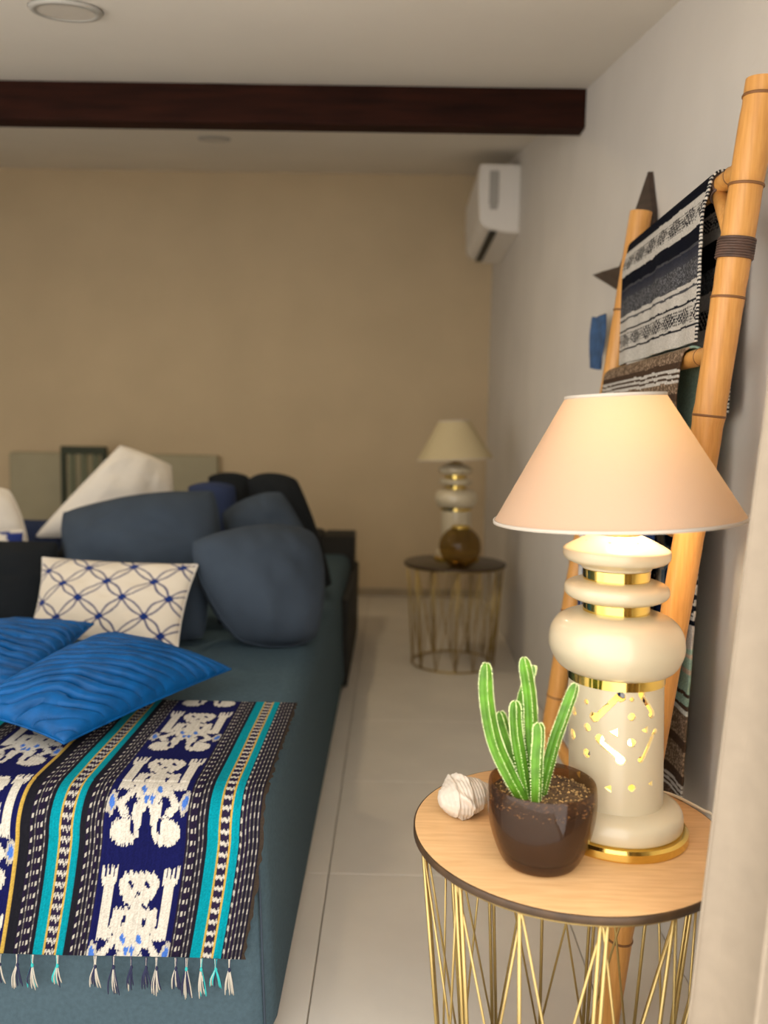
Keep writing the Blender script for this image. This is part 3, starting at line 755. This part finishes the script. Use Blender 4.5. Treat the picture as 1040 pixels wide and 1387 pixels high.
# ------------------------------------------------------------------ sea shell on the table
def shell():
    cx, cy = .134, 1.322
    nu, nv = 150, 64; V = []
    ax = Vector((.93, .30, .12)).normalized(); u = ax.cross(Vector((0, 0, 1))).normalized(); v = u.cross(ax)
    for i in range(nu):
        t = i / (nu - 1)                                    # along the axis: spire -> canal
        base = (.043) * (math.sin(pi * min(1, t * 1.02 + .02)) ** .62) * (1.18 - .55 * t) if t < .98 else .004
        for k in range(nv):
            a = 2 * pi * k / nv
            spiral = (t * 4.2 - a / (2 * pi)) % 1
            q = base * (.90 + .13 * (spiral ** 1.5 if spiral < .85 else .784 * (1 - spiral) / .15)) + .0007 * sin(a * 14 + t * 6) * sin(pi * t) + .0004 * sin(t * 120)
            kn = max(0, cos(a * 4 + t * 14)) ** 3 * max(0, 1 - abs(t - .36) / .22) * .010
            p = ax * (t - .5) * .100 + (q + kn) * (cos(a) * u * 1.0 + sin(a) * v * .82)
            V.append((cx + p.x, cy + p.y, .5305 + p.z))
    Fc = [(i * nv + k, i * nv + (k + 1) % nv, (i + 1) * nv + (k + 1) % nv, (i + 1) * nv + k) for i in range(nu - 1) for k in range(nv)]
    Fc += [tuple(range(nv))[::-1], tuple((nu - 1) * nv + k for k in range(nv))]
    V = [(x, y, max(z, .5006)) for x, y, z in V]
    o = obj('sea_shell', V, Fc, M['shell'])
    tag(o, 'white knobbly sea shell on the oak table behind the cactus pot', 'shell')
shell()

# ------------------------------------------------------------------ bamboo ladder
NF, NT = Vector((.431, 1.513, 0)), Vector((.580, 1.400, 1.690))
FF, FT = Vector((.400, 2.200, 0)), Vector((.588, 2.085, 1.660))
lad = empty('bamboo_ladder', (.42, 1.85, 0), 'honey coloured bamboo ladder leaning on the wall, hung with blankets', 'ladder')
def bamboo(name, A, B, rA, rB, nodes, parent, seed=0, wob=.004):
    n = 90; r = random.Random(seed); pts = []; rad = []
    ph = r.uniform(0, 6)
    side = (B - A).cross(Vector((0, 1, .2))).normalized()
    for i in range(n):
        t = i / (n - 1); q = rA + (rB - rA) * t
        for nd in nodes:
            d = abs(t - nd) * (B - A).length
            q *= 1 + .05 * math.exp(-(d / .008) ** 2) - .04 * math.exp(-((d - .012) / .010) ** 2)
        pts.append(A.lerp(B, t) + side * wob * sin(t * 6 + ph) * sin(pi * t)); rad.append(q)
    rail = obj(name, *tube(pts, rad, 24), M['bamboo'], parent, sharp=60)
    for nd in nodes:
        i = nd * (n - 1); k = int(i); p = pts[k].lerp(pts[min(k + 1, n - 1)], i - k); d = (pts[min(k + 1, n - 1)] - pts[k - 1]).normalized()
        q = (rA + (rB - rA) * nd) * 1.045
        obj('node', *tube([p - d * .0022, p - d * .001, p + d * .001, p + d * .0022], [q * .985, q * 1.012, q * 1.012, q * .985], 24), M['bamboo_dark'], rail)
    return rail
bamboo('rail', NF, NT, .0235, .0275, [.105, .285, .43, .575, .685, .80, .905, .985], lad, 1, .003)
bamboo('rail', FF, FT, .0245, .0265, [.1, .26, .40, .55, .70, .86], lad, 2, .003)
def rail_at(A, B, z): t = (z - A.z) / (B.z - A.z); return A.lerp(B, t)
RZ = [(1.565, 1.565), (1.262, 1.262), (.955, .955), (.645, .645), (.33, .33)]
RP = []
for k, (za, zb) in enumerate(RZ):
    a = rail_at(NF, NT, za); c = rail_at(FF, FT, zb); d = (c - a).normalized(); RP.append((a, c))
    bamboo('rung', a - d * .0, c + d * .036, .0155, .0155, [.10, .55], lad, 10 + k, .001)
# diagonal brace with rattan bindings below the top rung
ra, rc_ = RP[0]; d = (rc_ - ra).normalized()
b0 = rail_at(NF, NT, 1.44) + d * .012; b1 = ra + d * .135 + Vector((0, 0, -.006))
obj('brace', *tube([b0, b0.lerp(b1, .5), b1], .0135, 16), M['bamboo'], lad)
def binding(p, d, r0, w, turns):
    g = G()
    for k in range(turns):
        c = p + d * (k - (turns - 1) / 2) * w; u = d.orthogonal().normalized(); v = d.cross(u)
        g.add(*tube([tuple(c + r0 * (cos(a) * u + sin(a) * v)) for a in np.linspace(0, 2 * pi, 28, endpoint=False)], w * .55, 6, closed=True))
    return g.build('binding', M['binding'], lad)
binding(rail_at(NF, NT, 1.43), (NT - NF).normalized(), .0285, .0042, 8)
binding(ra + d * .128, d, .0172, .0042, 6)
binding(b0.lerp(b1, .93), (b1 - b0).normalized(), .0155, .0042, 4)

# ------------------------------------------------------------------ blankets on the rungs
def hung(name, rung, t0, t1, lf, lb, stripes, label, cat='blanket', rgap=.020, slope=.0, seed=0, fringe=True, nt_=150, ns=260, folds=.006, gap=.006, bslope=0):
    """cloth folded over a rung: front hang lf on the room side, back hang lb on the wall side"""
    a, c = RP[rung]; ax = (c - a)
    root = empty(name, tuple(a.lerp(c, (t0 + t1) / 2) - Vector((0, 0, max(lf, lb)))), label, cat)
    Lt = pi * rgap
    S_ = np.linspace(-lf, Lt + lb, ns); T_ = np.linspace(t0, t1, nt_)
    S, T = np.meshgrid(S_, T_, indexing='ij')
    fl_ = np.where(S < 0, -S, np.where(S > Lt, S - Lt, 0))          # distance hung below the rung
    ang = np.clip(S / rgap, 0, pi)
    px = -np.cos(ang) * rgap; pz = np.sin(ang) * rgap - fl_
    fold = folds * np.clip(fl_ / .12, 0, 1) * (np.sin(T * 17 + seed) + .6 * np.sin(T * 41 + S * 6 + seed)) * .6
    px = px + np.where(S < Lt / 2, -1, 1) * gap * np.clip(fl_ / .05, 0, 1) + fold
    px = np.minimum(px, XW - .012 - (a.x + ax.x * T))
    Tt = T + slope * np.clip(fl_, 0, 1) + np.where(S > Lt / 2, bslope * fl_ * (1 - (T - t0) / (t1 - t0)), 0)
    X = a.x + ax.x * Tt + px; Yy = a.y + ax.y * Tt + (vnoise(S * 60, T * 0, seed) - .5) * .004 * (np.abs(T - t0) < 1e-6); Zz = a.z + ax.z * Tt + pz
    V = np.stack([X, Yy, Zz], -1)
    d = S + lf                                                       # distance along the cloth from the front hem
    yy = (T - t0) * ax.length
    col = stripes(d, yy, lf + Lt + lb)
    rs = np.random.RandomState(seed + 1)
    col = col * (.82 + .36 * rs.rand(*S.shape))[..., None]
    th = .004
    Fc = grid_faces(ns, nt_)
    o = obj('cloth', V.reshape(-1, 3), Fc, M['serape'], root, cols=col.reshape(-1, 3))
    md = o.modifiers.new('thickness', 'SOLIDIFY'); md.thickness = th; md.offset = 1
    # whipped edge: black and white stitches along the near edge
    return root

def striped(lst, rep=None, stitch=False):
    tot = sum(l[0] for l in lst)
    def f(d, yy, L):
        dd = d % tot if rep else np.minimum(d, tot - 1e-6)
        dd = np.clip(dd + (vnoise(yy * 40, d * 30, 2) - .5) * .004, 0, tot - 1e-6)
        col = np.zeros(d.shape + (3,)); s = 0
        for wd, c, kind in lst:
            mk = (dd >= s) & (dd < s + wd); col[mk] = c
            if kind == 'motif':
                u = (dd - s) / wd; v = yy / .0075
                p = yy / .16; fr = np.abs((p - np.floor(p)) - .5) * 2
                ck = ((np.floor(v) + np.floor(u * 7)) % 2 == 0) & (u > .14) & (u < .86)
                dia = np.abs(u - .5) * 2 < np.abs(fr - .5) * 2
                dot = ((v - np.floor(v)) > .45) & (((u * 7) % 1) > .45) & (u > .12) & (u < .88)
                col[mk & dot] = (.012, .012, .016)
                col[mk & dia & ck] = (.012, .012, .016)
            if kind == 'fleck':
                f2 = vnoise(yy * 420, d * 420, 7) > .62; col[mk & f2] = np.array(c) * 2.2 + .03
            if kind == 'grad':
                u = ((dd - s) / wd)[..., None]; col[mk] = (np.array(c) * (1 - u) + np.array((.02, .022, .035)) * u)[mk]
            s += wd
        if not stitch: return col
        e = (yy < .008) & (((d / .008) % 1) < .5)
        col[e] = (.6, .57, .5); col[(yy < .008) & ~e] = (.015, .015, .02)
        return col
    return f
K = (.004, .005, .010); Wt = (.50, .47, .42); Gr = (.06, .06, .066)
st1 = striped([(.036, Wt, 0), (.005, K, 0), (.046, Wt, 'motif'), (.005, K, 0), (.024, Wt, 0), (.006, Gr, 0), (.010, Wt, 0), (.046, (.050, .050, .054), 'fleck'), (.024, (.045, .046, .056), 'grad'), (.006, Gr, 0),
               (.032, K, 0), (.010, Wt, 0), (.048, Wt, 'motif'), (.010, Wt, 0), (.045, K, 0), (.006, Gr, 0), (.06, K, 0), (.04, Wt, 'motif'), (.02, Wt, 0), (.06, K, 0), (.05, Gr, 'fleck'), (.03, Wt, 0), (.06, Wt, 'motif')], True, True)
hung('woven_blanket', 0, .165, .955, .274, .40, lambda d, yy, L: st1(d * 1.17, yy, L), 'black, grey and white striped blanket folded over the top rung', seed=3, gap=.010, folds=.004, nt_=240, ns=380)
Bn = (.060, .036, .022); Mi = (.30, .44, .35); Bw = (.13, .088, .055); Pk = (.55, .42, .31)
st2 = striped([(.05, Mi, 0), (.010, (.5, .55, .48), 0), (.03, Mi, 0), (.008, Bn, 0), (.02, Mi, 0), (.008, (.6, .58, .5), 0), (.012, Bn, 0), (.075, Bw, 'fleck'), (.012, Bn, 0), (.025, Bw, 0), (.014, Bn, 0), (.02, Bw, 'fleck'),
               (.006, Wt, 0), (.004, Bn, 0), (.006, Wt, 0), (.004, Bn, 0), (.006, Wt, 0), (.012, Bn, 0), (.03, Bw, 'fleck'), (.02, Bn, 0), (.03, Bw, 0)], True)
st2b = striped([(.06, Bn, 'fleck'), (.006, Wt, 0), (.004, Bn, 0), (.006, Wt, 0), (.004, Bn, 0), (.006, Wt, 0), (.02, Bn, 0), (.05, Bw, 'fleck'), (.02, Bn, 0), (.05, Bw, 'fleck'), (.010, (.6, .62, .55), 0), (.008, Bn, 0), (.018, Mi, 0), (.008, Bn, 0), (.04, Mi, 0),
                (.008, Pk, 0), (.02, Mi, 0), (.008, Pk, 0), (.010, Mi, 0), (.05, Wt, 0), (.008, K, 0), (.07, Wt, 'motif'), (.008, K, 0), (.03, Wt, 'motif'), (.02, K, 0), (.05, Wt, 'motif'), (.008, K, 0), (.06, Pk, 0), (.012, Mi, 0), (.03, Pk, 0), (.03, Mi, 0), (.008, Bn, 0), (.04, Mi, 0)])
def two_sided(d, yy, L):
    front = st2(d + .045, yy, L); bk = st2b(np.clip(L - d, 0, None), yy, L)
    return np.where((d < .305)[..., None], front, bk)
hung('woven_blanket', 1, .17, .985, .282, .90, two_sided, 'brown striped blanket with mint bands folded over the second rung', seed=5, folds=.005, ns=520, bslope=.035)
def batik(d, yy, L):
    c = np.empty(d.shape + (3,)); c[:] = (.012, .03, .11)
    n1 = vnoise(yy * 26, d * 26, 4); n2 = vnoise(yy * 60, d * 60, 9)
    c[(n1 > .60)] = (.20, .28, .42); c[(n1 > .68) & (n2 > .3)] = (.60, .60, .58); c[(n2 > .80)] = (.50, .52, .55)
    return c
hung('batik_cloth', 2, .15, .97, .52, .30, batik, 'navy cloth with white batik blotches folded over the third rung', seed=9, cat='cloth', folds=.006)

# ------------------------------------------------------------------ wooden star and blue cloth hanging on the wall
def ornament():
    P = [(2.148, 1.773), (2.098, 1.668), (2.072, 1.53), (2.15, 1.404), (2.37, 1.520), (2.705, 1.625), (2.36, 1.585), (2.235, 1.655)]
    n = len(P); c = (2.19, 1.55)
    V = [(XW - .002, y, z) for y, z in P] + [(XW - .014, y, z) for y, z in P] + [(XW - .040, c[0] + (y - c[0]) * .55, c[1] + (z - c[1]) * .55) for y, z in P]
    Fc = [(k, (k + 1) % n, n + (k + 1) % n, n + k) for k in range(n)] + [(n + k, n + (k + 1) % n, 2 * n + (k + 1) % n, 2 * n + k) for k in range(n)]
    Fc += [tuple(range(n))[::-1], tuple(range(2 * n, 3 * n))]
    tag(obj('wooden_ornament', V, Fc, M['star'], smooth=False), 'dark carved wooden ornament with sharp points on the wall behind the ladder', 'wall decor')
ornament()
bc = []
for i in range(24):
    for k in range(16):
        t = i / 23; s = k / 15
        bc.append((XW - .040 - .010 * sin(s * 9 + t * 2) - .012 * sin(pi * s), 2.45 + (s - .5) * (.05 + .13 * sin(pi * (.15 + .75 * t))), 1.46 - .145 * t - .006 * sin(s * 5)))
o = obj('blue_cloth', bc, grid_faces(24, 16), M['blue_cloth'])
md = o.modifiers.new('thickness', 'SOLIDIFY'); md.thickness = .004
tag(o, 'small blue cloth hanging under the carved wooden ornament', 'cloth')

# ------------------------------------------------------------------ curtain at the open front
def curtain():
    ns, nt_ = 110, 160; V = []
    for i in range(ns):
        z = .012 + (2.0 - .012) * i / (ns - 1)
        xl = .350 + .074 * min(1, z / 1.17) + .03 * max(0, z - 1.17)
        for k in range(nt_):
            s = k / (nt_ - 1); W_ = XW - .012 - xl
            f = .5 - .5 * cos(s * 2 * pi * 2.6)
            y = .955 - .050 * f * (1 - .25 * z / 2) + .010 * sin(s * 14 + z * 2.2) - .018 * s
            x = xl + W_ * s + .014 * sin(s * 2 * pi * 2.6) * (1 if s > .05 else s / .05)
            V.append((min(x, XW - .008), y, z))
    root = obj('curtain', V, grid_faces(ns, nt_), M['curtain'])
    md = root.modifiers.new('thickness', 'SOLIDIFY'); md.thickness = .0025
    tag(root, 'beige linen curtain hanging in folds at the near edge of the table', 'curtain')
    hem = [V[i * nt_] for i in range(0, ns, 3)]
    obj('hem', *tube([(x - .001, y - .001, z) for x, y, z in hem], .0022, 8), M['curtain'], root)
curtain()
